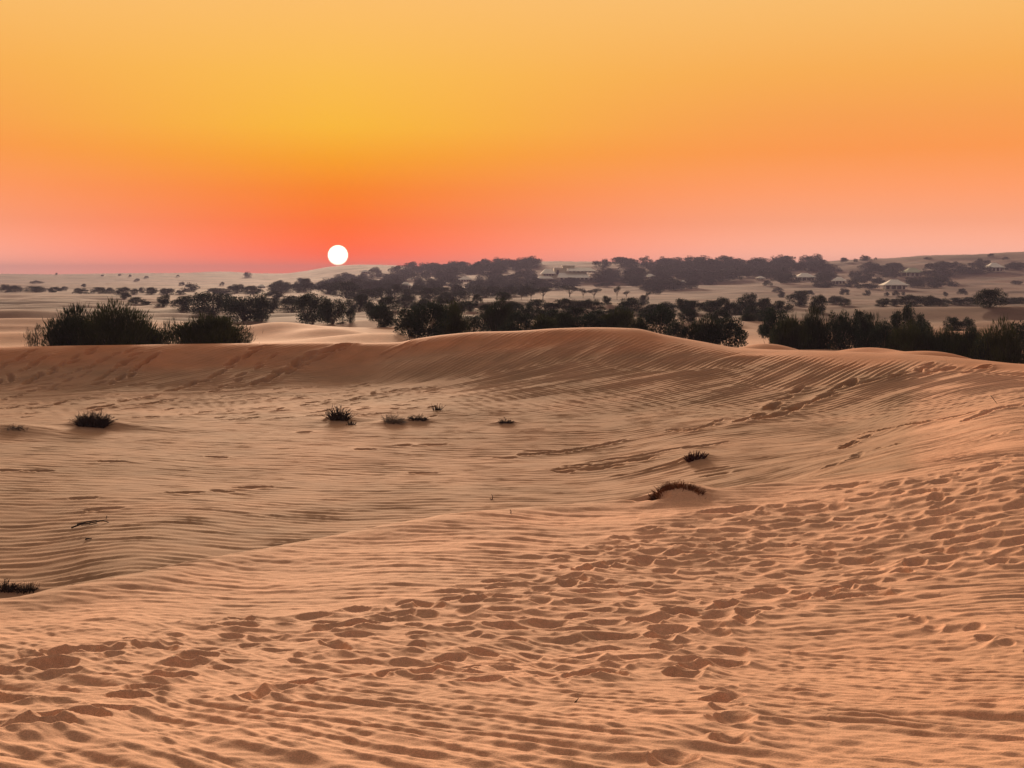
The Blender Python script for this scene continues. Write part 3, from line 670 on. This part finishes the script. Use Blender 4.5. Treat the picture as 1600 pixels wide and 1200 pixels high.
row([(842, 468, 484, 28), (860, 473, 485, 18), (880, 467, 485, 24), (902, 468, 485, 26), (926, 468, 485, 30), (948, 462, 476, 11), (984, 465, 489, 32), (1006, 461, 477, 11), (1022, 474, 491, 26), (1042, 472, 490, 24), (1068, 466, 489, 22), (1084, 470, 489, 24), (1110, 470, 489, 28), (1132, 463, 489, 26), (1151, 474, 493, 11), (1168, 458, 491, 30), (1192, 466, 489, 22)],
    'in the row behind the summit bushes', 'bushes of the middle row right of centre', sw=1.45, sh=1.15)
row([(1222, 470, 489, 20), (1248, 455, 480, 26), (1279, 462, 490, 18), (1306, 461, 475, 16), (1320, 467, 479, 12), (1380, 466, 479, 18), (1395, 468, 479, 16), (1418, 462, 479, 30), (1446, 461, 479, 28), (1468, 465, 478, 22), (1490, 466, 478, 24), (1512, 465, 478, 24), (1547, 452, 481, 42), (1576, 464, 475, 26), (1596, 464, 475, 16)],
    'in the row below the right tents', 'bushes in the row below the right hand tents', sw=1.4, sh=1.12)
row([(8, 443, 457, 19), (24, 445, 457, 20), (55, 446, 457, 34), (84, 446, 457, 24), (126, 449, 459, 26), (154, 447, 459, 22), (172, 448, 459, 16), (192, 447, 462, 24), (210, 450, 460, 14), (237, 449, 461, 22), (261, 449, 461, 22), (282, 453, 460, 17), (196, 457, 467, 16), (214, 463, 475, 22), (229, 470, 477, 16)],
    'in the low row on the plain at the left', 'bushes in the low row on the left plain')
row([(440, 440, 456, 36), (474, 433, 457, 28), (430, 452, 466, 22), (512, 441, 460, 32), (541, 440, 466, 30), (568, 450, 469, 34), (596, 448, 468, 26), (616, 444, 467, 20), (640, 452, 469, 26), (672, 449, 469, 28), (700, 456, 474, 18), (717, 453, 470, 26), (746, 461, 476, 14), (759, 450, 466, 24), (395, 446, 460, 20), (370, 444, 458, 20), (345, 449, 461, 24), (786, 456, 470, 18)],
    'in the belt below the sunlit hill', 'trees in the belt at the foot of the hill', sw=1.35, sh=1.1, name='desert_tree', cat='tree')
row([(803, 455, 469, 9), (815, 456, 469, 11), (830, 452, 469, 17), (848, 450, 468, 26), (890, 449, 465, 32), (911, 453, 466, 14), (928, 452, 466, 21), (964, 449, 469, 13), (979, 456, 466, 9), (1013, 458, 469, 9)],
    'on the sand below the lodge', 'small round trees on the sand below the lodge', meshes=STALK, name='desert_tree', cat='tree')
row([(1222, 455, 466, 12), (1200, 438, 447, 16), (1216, 449, 458, 14), (1265, 452, 462, 14), (1320, 448, 461, 14), (1355, 452, 462, 13), (1385, 456, 463, 9), (1399, 454, 463, 13), (1411, 456, 462, 8), (1477, 455, 463, 9), (1503, 449, 462, 15), (1588, 438, 445, 18)],
    'on the pale sand below the tents', 'scattered shrubs on the sand around the tents', meshes=FARP, trunk=False, name='desert_shrub', cat='shrub')
row([(56, 438, 443, 20), (100, 447, 455, 14), (222, 448, 458, 14), (298, 441, 456, 24), (284, 440, 446, 9), (131, 444, 451, 9), (88, 426, 430, 4), (187, 427, 431, 5), (203, 428, 433, 5), (229, 431, 435, 9), (214, 435, 440, 9), (160, 429, 432, 5), (278, 429, 433, 5), (347, 440, 446, 7), (330, 450, 458, 16), (387, 424, 433, 14)],
    'on the hazy far left hills', 'hazy shrubs dotted over the far left hills', meshes=FARP, trunk=False, name='desert_shrub', cat='shrub')

row([(585, 470, 498, 30), (606, 462, 486, 26), (634, 462, 480, 24), (660, 465, 484, 26), (690, 462, 482, 22), (716, 468, 494, 30), (735, 470, 488, 22), (762, 474, 500, 30), (800, 468, 490, 26), (822, 474, 502, 26), (842, 480, 504, 34), (868, 482, 506, 30), (900, 478, 503, 34), (938, 480, 504, 34), (968, 476, 500, 30), (1012, 480, 504, 30), (1040, 484, 506, 28), (1075, 482, 505, 30), (1124, 480, 504, 26), (1176, 476, 500, 24), (1200, 478, 503, 28)],
    'in the dark band just beyond the dune summit', 'bushes of the dark band beyond the summit', sw=1.25, sh=1.05)
row([(690, 447, 462, 24), (716, 446, 461, 28), (742, 445, 460, 24), (770, 444, 461, 28), (796, 446, 462, 26), (822, 445, 463, 26), (655, 444, 460, 26), (628, 441, 457, 22), (604, 438, 455, 24), (580, 436, 454, 26), (555, 433, 452, 26), (530, 432, 450, 24), (505, 436, 452, 22)],
    'in the hazy band below the wooded hill', 'trees in the hazy band below the wooded hill', name='desert_tree', cat='tree', sw=1.2)
# ------------------------------------------------------------------ the wooded hillside
LAND = [(528, 436, 'sun'), (634, 446, 'small tent roof at the hill foot'), (727, 437, 'slanted white roof'), (571, 425, 'highest tiny tent roof'), (865, 428, 'left wing of the lodge'), (912, 428, 'right wing of the lodge'),
        (1015, 434, 'slanted roof right of the lodge'), (1067, 441, 'low tiny roof'), (1188, 435, 'midway white roof'), (1257, 433, 'leftmost hill tent'), (1311, 439, 'small lit tent'), (1397, 446, 'largest tent'), (1425, 426, 'green tinged tent'), (1553, 419, 'rightmost tent')]
ZONE = {}
def zone_tree(o, px, py, tone):
    lx, ly, nm = min(LAND, key=lambda l: abs(l[0] - px) + 2.2 * abs(l[1] - py))
    dx, dy = px - lx, (py - ly) * 2.2
    w_ = ('right of' if dx > 0 else 'left of') if abs(dx) > abs(dy) * 1.2 else ('below' if dy > 0 else 'above')
    ZONE.setdefault((w_, nm, tone), []).append((px, o))
def forest(poly, n, label, group, wmin=16, wmax=30, hmin=9, hmax=15, avoid=(), seed=1, rmin=300):
    rd = random.Random(seed); xs_ = [p[0] for p in poly]; ys_ = [p[1] for p in poly]; got = []; tries = 0
    while len(got) < n and tries < n * 80:
        tries += 1; px, py = rd.uniform(min(xs_), max(xs_)), rd.uniform(min(ys_), max(ys_))
        if not inpoly(px, py, poly): continue
        if any(a0 < px < a1 and b0 < py < b1 for a0, a1, b0, b1 in avoid): continue
        wd = rd.uniform(wmin, wmax)
        if any(abs(px - a) < (wd + w_) * .18 and abs(py - b) < 2.2 for a, b, w_ in got): continue
        got.append((px, py, wd)); h = rd.uniform(hmin, hmax)
        wd *= 1.14; zone_tree(plant('t', 'hillside_tree', FARP[rd.randrange(7)], px, py - h, py, wd, '', 'tree', group, trunk=False, rot=rd.uniform(0, 6.28)), px, py, label)
AV = [(838, 940, 413, 446), (715, 740, 430, 450), (622, 648, 438, 458), (484, 510, 442, 458), (1236, 1278, 425, 449), (1297, 1326, 430, 452), (1374, 1420, 436, 462), (1404, 1444, 417, 441), (1538, 1572, 408, 430), (1004, 1026, 428, 443), (560, 580, 420, 432), (1060, 1074, 436, 446), (1180, 1194, 432, 443)]
forest([(640, 421), (700, 420), (740, 416), (840, 414), (840, 460), (700, 462), (600, 450), (590, 436)], 84, 'hazy', 'hazy trees between the sun and the lodge', 18, 32, 11, 17, AV, 1)
forest([(590, 440), (660, 442), (660, 456), (420, 456), (440, 446), (540, 436), (540, 426), (590, 426)], 36, 'hazy', 'hazy trees under the sun', 16, 28, 9, 14, AV, 2)
forest([(840, 414), (930, 413), (1000, 415), (1110, 414), (1110, 446), (1060, 458), (1020, 461), (960, 440), (900, 447), (850, 456), (840, 450)], 60, 'dark', 'dense trees around the lodge', 20, 36, 12, 18, AV, 3)
forest([(1110, 414), (1280, 412), (1280, 440), (1230, 446), (1180, 436), (1110, 446)], 44, 'dark', 'dense trees between lodge and tents', 20, 36, 12, 18, AV, 4)
forest([(1270, 424), (1330, 424), (1400, 420), (1440, 418), (1530, 416), (1600, 414), (1600, 420), (1540, 430), (1480, 430), (1490, 450), (1430, 450), (1390, 456), (1280, 452), (1250, 445)], 60, 'dark', 'trees around the right hand tents', 17, 30, 9, 15, AV, 5)
forest([(838, 441), (960, 441), (960, 449), (838, 452)], 14, 'dark', 'dense trees around the lodge', 16, 26, 5, 8, (), 9)
for (w_, nm, tone), lst in ZONE.items():
    lst.sort(key=lambda q: q[0])
    for k, (px, o) in enumerate(lst):
        o['label'] = f'{tone} hillside tree, {ORD[k]} from left {w_} the {nm}'
row([(1337, 404, 410, 7), (1349, 398, 408, 12), (1356, 400, 408, 12), (1368, 403, 407, 4), (1319, 402, 412, 12), (1230, 399, 414, 26), (1257, 398, 414, 22), (1285, 404, 414, 20), (1212, 404, 414, 14), (1549, 396, 402, 9), (1572, 401, 407, 9), (1450, 402, 406, 16), (1133, 402, 413, 10), (1077, 405, 414, 14), (704, 407, 420, 14), (686, 412, 421, 12), (746, 407, 418, 16), (780, 406, 416, 14)],
    'along the skyline of the hill', 'trees breaking the skyline of the hill', meshes=FARP, trunk=False, name='skyline_tree', cat='tree')

# ------------------------------------------------------------------ tents and lodge
def hip_rings(w_, d_, z0, z1, rw, rd_, n=5, conc=0.35):
    out = []
    for i in range(n + 1):
        t = i / n; f = 1 - (1 - conc) * t - conc * (1 - (1 - t) ** 2)      # concave sweep
        hw = rw / 2 + (w_ - rw) / 2 * f; hd = rd_ / 2 + (d_ - rd_) / 2 * f; z = z0 + (z1 - z0) * t
        out.append([(-hw, -hd, z), (hw, -hd, z), (hw, hd, z), (-hw, hd, z)])
    return out
def pavilion(px, top, base, wpx, label, open_=True, yaw=0.0, group='tents on the hillside', roofm=M_ROOF, tilt=0):
    x_, y_ = hit(px, base, 300); z = zat(x_, y_); w_ = wpx / F * y_; h = (base - top) / F * y_; d_ = w_ * .72
    o = bpy.data.objects.new('resort_tent', None); o.location = (x_, y_ + 0.0, z); o.rotation_euler = (0, 0, yaw); link(o)
    o['label'] = label; o['category'] = 'tent'; o['group'] = group
    e = h * 0.48
    m = MB(); m.loft([[(-w_ / 2 - .05, -d_ / 2 - .05, e - .22), (w_ / 2 + .05, -d_ / 2 - .05, e - .22), (w_ / 2 + .05, d_ / 2 + .05, e - .22), (-w_ / 2 - .05, d_ / 2 + .05, e - .22)]] + hip_rings(w_ + .1, d_ + .1, e, h, w_ * .28, d_ * .06))
    link(bpy.data.objects.new('roof', m.mesh('tent_roof', roofm)), o)
    m = MB(); m.box(-w_ * .36, w_ * .36, -d_ * .33, d_ * .36, 0.3, e - .23); link(bpy.data.objects.new('wall', m.mesh('tent_wall', M_DARK)), o)
    m = MB(); m.box(-w_ * .45, w_ * .45, -d_ * .46, d_ * .46, -1.2, 0.28); link(bpy.data.objects.new('deck', m.mesh('tent_deck', M_WALL)), o)
    for k, f in enumerate((-.44, -.2, .2, .44)):
        m = MB(); m.box(f * w_ - .09, f * w_ + .09, -d_ * .45 - .09, -d_ * .45 + .09, 0.281, e - .221); link(bpy.data.objects.new('post', m.mesh('tent_post', M_WHITE)), o)
    if open_:
        for f in (-.22, 0.02, .24):
            m = MB(); m.box(f * w_ - w_ * .025, f * w_ + w_ * .025, -d_ * .33 - .06, -d_ * .33 - .01, 0.32, e * .72); link(bpy.data.objects.new('curtain', m.mesh('tent_curtain', M_WHITE)), o)
    return o
pavilion(1257, 427, 439, 34, 'pale roofed tent, leftmost of the five on the right hill, half sunk in trees', yaw=.1)
pavilion(1311, 432.5, 444, 23, 'small pale tent with lit doorway, second of the five on the right hill', yaw=-.35)
pavilion(1397, 437, 453, 40, 'largest pale tent with white door curtains, lowest of the five on the right hill')
pavilion(1425, 418.5, 432, 33, 'green tinged tent roof just up the hill behind the largest tent', roofm=M_ROOF2, yaw=.15)
pavilion(1553, 411.5, 425, 28, 'pale tent high on the slope near the right edge of the photo')
G2 = 'tent roofs among the trees left of the lodge'
pavilion(497, 442.5, 450, 24, 'bright white tent roof directly below the setting sun', group=G2, yaw=.1)
pavilion(634, 441, 451, 20, 'small pale tent roof between the sun and the lodge, near the foot of the hill', group=G2)
pavilion(727, 432.5, 441, 22, 'slanted white roof midway up the wooded hill left of the lodge', group=G2, yaw=-.5)
pavilion(571, 422.5, 428, 15, 'tiny hazy tent roof high on the sandy hill right of the sun', group=G2)
pavilion(409, 444.5, 450, 13, 'tiny white tent roof on the far plain left of the sun', group=G2)
pavilion(364, 446, 451.5, 16, 'leftmost tiny white tent roof on the far plain', group=G2)
pavilion(1015, 429.5, 438, 21, 'slanted pale roof among dark trees right of the lodge', group='tent roofs right of the lodge', yaw=.6)
pavilion(1067, 438, 444, 10, 'tiny pale roof low in the dark trees right of the lodge', group='tent roofs right of the lodge')
pavilion(1188, 432, 438, 13, 'small white roof in the trees midway between lodge and tents', group='tent roofs right of the lodge', yaw=.4)

def lodge():
    px = 888; x_, y_ = hit(px, 438, 300); z = zat(x_, y_); s = y_ / F       # metres per photo pixel here
    o = bpy.data.objects.new('desert_lodge', None); o.location = (x_, y_, z); link(o)
    o['label'] = 'large pale two storey lodge with broad sloping roofs on the wooded hill'; o['category'] = 'lodge'
    zz = lambda p: (HZ - p) * s - z
    xx = lambda p: (p - px) * s
    def part(name, mb, m, parent=o): return link(bpy.data.objects.new(name, mb.mesh(name, m)), parent)
    def roof(x0, x1, pe, pr_, d0, d1, ins):
        m = MB(); a, b = xx(x0), xx(x1); ze, zr = zz(pe), zz(pr_); dm = (d0 + d1) / 2
        m.loft([[(a, d0, ze - .3), (b, d0, ze - .3), (b, d1, ze - .3), (a, d1, ze - .3)], [(a, d0, ze), (b, d0, ze), (b, d1, ze), (a, d1, ze)],
                [(a + ins, dm - 1, zr), (b - ins, dm - 1, zr), (b - ins, dm + 1, zr), (a + ins, dm + 1, zr)]])
        return part('roof', m, M_ROOF)
    def block(name, x0, x1, p0, p1, d0, d1, m_=M_WALL):
        m = MB(); m.box(xx(x0), xx(x1), d0, d1, zz(p0), zz(p1)); return part(name, m, m_)
    block('wall', 851, 924, 442, 431.7, 0, 22)
    roof(838.5, 864.5, 434.8, 430.8, -4, 10, 3.0)
    roof(870, 921, 433.6, 426.0, -5, 20, 2.0)
    block('wall', 848, 866, 431.6, 427.0, 4, 18); roof(845, 869, 427.3, 420.2, 0, 20, 3.5)
    block('wall', 866.3, 886, 432.5, 419.0, 6, 20)
    block('wall', 886.3, 930, 425.8, 423.2, 6, 24); roof(885, 932, 423.4, 417.9, 1, 26, 3.6)
    block('tower', 880, 899, 419, 415.4, 10, 20)
    m = MB(); m.box(xx(879.2), xx(899.8), 9.5, 20.5, zz(415.3), zz(414.6)); part('parapet', m, M_ROOF)
    for k in range(7):
        m = MB(); a = xx(876 + k * 6.4); m.box(a, a + 2.2 * s * 1.4, -0.12, -0.02, zz(436.5), zz(434.4)); part('window', m, M_GLASS)
    for k in range(4):
        m = MB(); a = xx(850 + k * 4.2); m.box(a, a + 1.2, 3.9, 3.98, zz(430.6), zz(428.6)); part('window', m, M_GLASS)
    m = MB(); m.box(xx(870), xx(874), 5.88, 5.98, zz(429), zz(422)); part('window', m, M_GLASS)
    for k in range(8):
        m = MB(); a = xx(873 + k * 6.6); m.box(a, a + .4, -4.4, -4.0, zz(440), zz(434.4)); part('column', m, M_ROOF)
    for k in range(6):
        m = MB(); a = xx(890 + k * 6.3); m.box(a, a + 1.6, 5.88, 5.98, zz(425.4), zz(423.8)); part('window', m, M_GLASS)
lodge()

# ------------------------------------------------------------------ tufts, twigs and driftwood on the sand
def tuft_mesh(seed, m, n=60, hgt=.35, wid=.5, lean=0.0, width=0.012, flat=0.5, seg=3, forks=2, arch=0.3, zf=None, arc=0.0):
    """stiff tapering stems fanning from a short woody line"""
    rg = random.Random(seed); mb = MB()
    for k in range(n):
        bx = rg.uniform(-.5, .5) * wid * .75; by = rg.uniform(-.5, .5) * wid * .35
        if arc: bx = rg.uniform(-.5, .5) * wid; by = arc * (1 - (2 * bx / wid) ** 2) + rg.gauss(0, .05)
        bz = zf(bx, by) if zf else 0.0
        d = np.array([bx / wid * 1.7 + lean + rg.gauss(0, .25), by / wid * 1.5 + rg.gauss(0, .25), 1.0]); d /= np.linalg.norm(d)
        ln = hgt * rg.uniform(.5, 1.05) * (1 - 0.5 * abs(bx) / wid)
        p = np.array([bx, by, bz - 0.05]); pts = [p]
        for s_ in range(seg):
            d = d + np.array([rg.gauss(0, .14), rg.gauss(0, .14), -arch * .25]); d /= np.linalg.norm(d); p = p + d * (ln + .05) / seg; pts.append(p)
        mb.tube(pts, [width * (1 - .8 * i / seg) for i in range(seg + 1)], 4)
        for f in range(forks):
            i = rg.randrange(1, seg + 1); q = pts[i]; dd = d + np.array([rg.gauss(0, .7), rg.gauss(0, .7), rg.uniform(-.2, .5)]); dd /= np.linalg.norm(dd)
            mb.tube([q, q + dd * ln * rg.uniform(.15, .35)], [width * .5, width * .15], 3)
    me = mb.mesh('twigs', m); return me
def root_mesh(seed, wid, m):
    rg = random.Random(seed); mb = MB()
    for k in range(4):
        a = rg.uniform(0, 6.28); mb.tube([(0, 0, .02), (math.cos(a) * wid * .25, math.sin(a) * wid * .15, .035), (math.cos(a) * wid * .5, math.sin(a) * wid * .3, -.03)], [.022, .018, .01], 5)
    return mb.mesh('roots', m)
def tuft(px, py, wpx, hpx, m, label, cat='tuft', name='dry_tuft', n=60, yaw=0, **k):
    x_, y_ = hit(px, py); sc_ = y_ / F; wid = wpx * sc_ * .88; h = hpx * sc_ * .92
    o = bpy.data.objects.new(name, None); o.location = (x_, y_, zat(x_, y_)); o.rotation_euler = (0, 0, yaw); link(o)
    o['label'] = label; o['category'] = cat
    link(bpy.data.objects.new('stems', tuft_mesh(int(px * 7 + py), m, n, h, wid, zf=lambda a_, b_: zat(x_ + a_, y_ + b_) - zat(x_, y_), **k)), o)
    if not k.get('arc'): link(bpy.data.objects.new('roots', root_mesh(int(px), wid * .8, M_DEAD)), o)
    return o
tuft(146, 664, 56, 22, M_DEAD, 'dense low dark shrub on a pale sand hump at the left of the basin', 'shrub', 'dry_shrub', 420, forks=4, width=.014, arch=.6)
tuft(25, 670, 48, 9, M_GREY, 'thin grey flattened twigs near the left edge, beside the dense low shrub', n=60, forks=4, arch=1.5)
tuft(530, 656, 32, 22, M_DEAD, 'spiky black tuft, largest of the group in the middle of the basin', n=110, width=.025)
tuft(549, 664, 16, 8, M_DEAD, 'tiny dark tuft in front of the largest spiky one', n=24, width=.02)
tuft(613, 661, 34, 16, M_GREY, 'pale grey tangled scrub left of the arching dark twigs', n=160, forks=5, width=.010, arch=1.0, lean=.5)
tuft(653, 656, 32, 11, M_DEAD, 'low arching dark twigs right of the pale grey scrub', n=60, width=.022, arch=1.2)
tuft(683, 641, 16, 13, M_DEAD, 'small upright tuft, rearmost of the basin group', n=16, width=.02)
tuft(790, 661, 22, 10, M_DEAD, 'small dark twiggy clump standing alone right of the basin group', n=70, width=.016, arch=1)
tuft(1087, 719, 34, 17, M_RED, 'wine red spiky succulent on its own small sand mound', 'succulent', 'spiky_succulent', 60, width=.022, forks=0, arch=.2)
tuft(1057, 771, 84, 14, M_RUST, 'rusty grass arching over a small sand mound beside the near ridge', 'grass tuft', 'grass_tuft', 650, width=.006, forks=1, arc=.22)
tuft(8, 924, 34, 18, M_DEAD, 'dark twisted dead plant cut by the left edge of the photo', n=90, width=.012, arch=.9)
tuft(43, 925, 34, 15, M_DEAD, 'bristly dark tuft just right of the dead plant at the left edge', n=110, width=.007)
def stick(px, py, pts, rad, label, name='driftwood_stick', cat='stick', m=M_DEAD):
    x_, y_ = hit(px, py); o = bpy.data.objects.new(name, None); s = y_ / F; mb = MB()
    for c in pts: 
        P_ = [(a * s, b * s * 4, c_ * s) for a, b, c_ in c]; n = len(P_); mb.tube(P_, [rad * (1 - .6 * i / (n - 1)) for i in range(n)], 6)
    o = bpy.data.objects.new(name, mb.mesh(name, m, True)); o.location = (x_, y_, zat(x_, y_)); link(o); o['label'] = label; o['category'] = cat
stick(140, 822, [[(-24, -3, -1), (-14, 0, 2), (-4, 1, 2.5), (8, 2, 4), (10, 1, 3), (2, 0, 1.5), (-12, -1, 1)], [(-20, 0, 2), (-8, 2, 4), (6, 3, 5.5), (10, 3, 4)], [(6, 3, 4), (16, 4, 5), (26, 4, 1)], [(-2, 1, 2), (0, 1.4, 4)]], .018, 'curved dead branch lying looped on the basin sand at the left')
stick(138, 845, [[(-4, 0, 0), (-3, 0, 3)], [(-4, 0, 1.5), (4, 1, 1.5)]], .02, 'short broken twig on the sand in front of the looped branch')
stick(769, 782, [[(0, 0, -2), (1, 0, 4), (-1, 0, 8)], [(0, 0, 0), (-4, 0, 1)]], .012, 'lone upright sprig on the basin sand below the centre', 'dry_sprig', 'sprig')
stick(798, 803, [[(0, 0, -2), (0.5, 0, 3), (-1, 0, 6)]], .010, 'tiny upright sprig on the edge of the near ridge', 'dry_sprig', 'sprig')
stick(166, 811, [[(0, 0, -2), (0.3, 0, 5)], [(0, 0, 2), (1, 0, 4)]], .010, 'short upright sprig beside the right end of the looped branch', 'dry_sprig', 'sprig')
stick(900, 1097, [[(-2, 0, -1), (1, 0, 2), (4, 0, 6)]], .005, 'tiny twig poking from the rippled sand in the foreground', 'dry_sprig', 'sprig')
stick(1555, 632, [[(-7, 0, 14), (0, 0, 5), (5, 0, -2)]], .012, 'thin dry stalk slanting out of the sand slope at the right', 'dry_stalk', 'stalk', M_GREY)

# ------------------------------------------------------------------ evening haze over everything
hz = MB(); hz.box(-4400, 4400, -4400, 4400, -45, 34)
hm = bpy.data.materials.new('haze'); hm.use_nodes = True; t = hm.node_tree; t.nodes.clear()
pv = t.nodes.new('ShaderNodeVolumePrincipled'); pv.inputs['Color'].default_value = (0.42, 0.40, 0.60, 1)
pv.inputs['Density'].default_value = 0.00031; pv.inputs['Anisotropy'].default_value = 0.0
ou = t.nodes.new('ShaderNodeOutputMaterial'); t.links.new(pv.outputs[0], ou.inputs['Volume'])
ho = bpy.data.objects.new('haze', hz.mesh('haze', hm)); ho['kind'] = 'stuff'; link(ho)
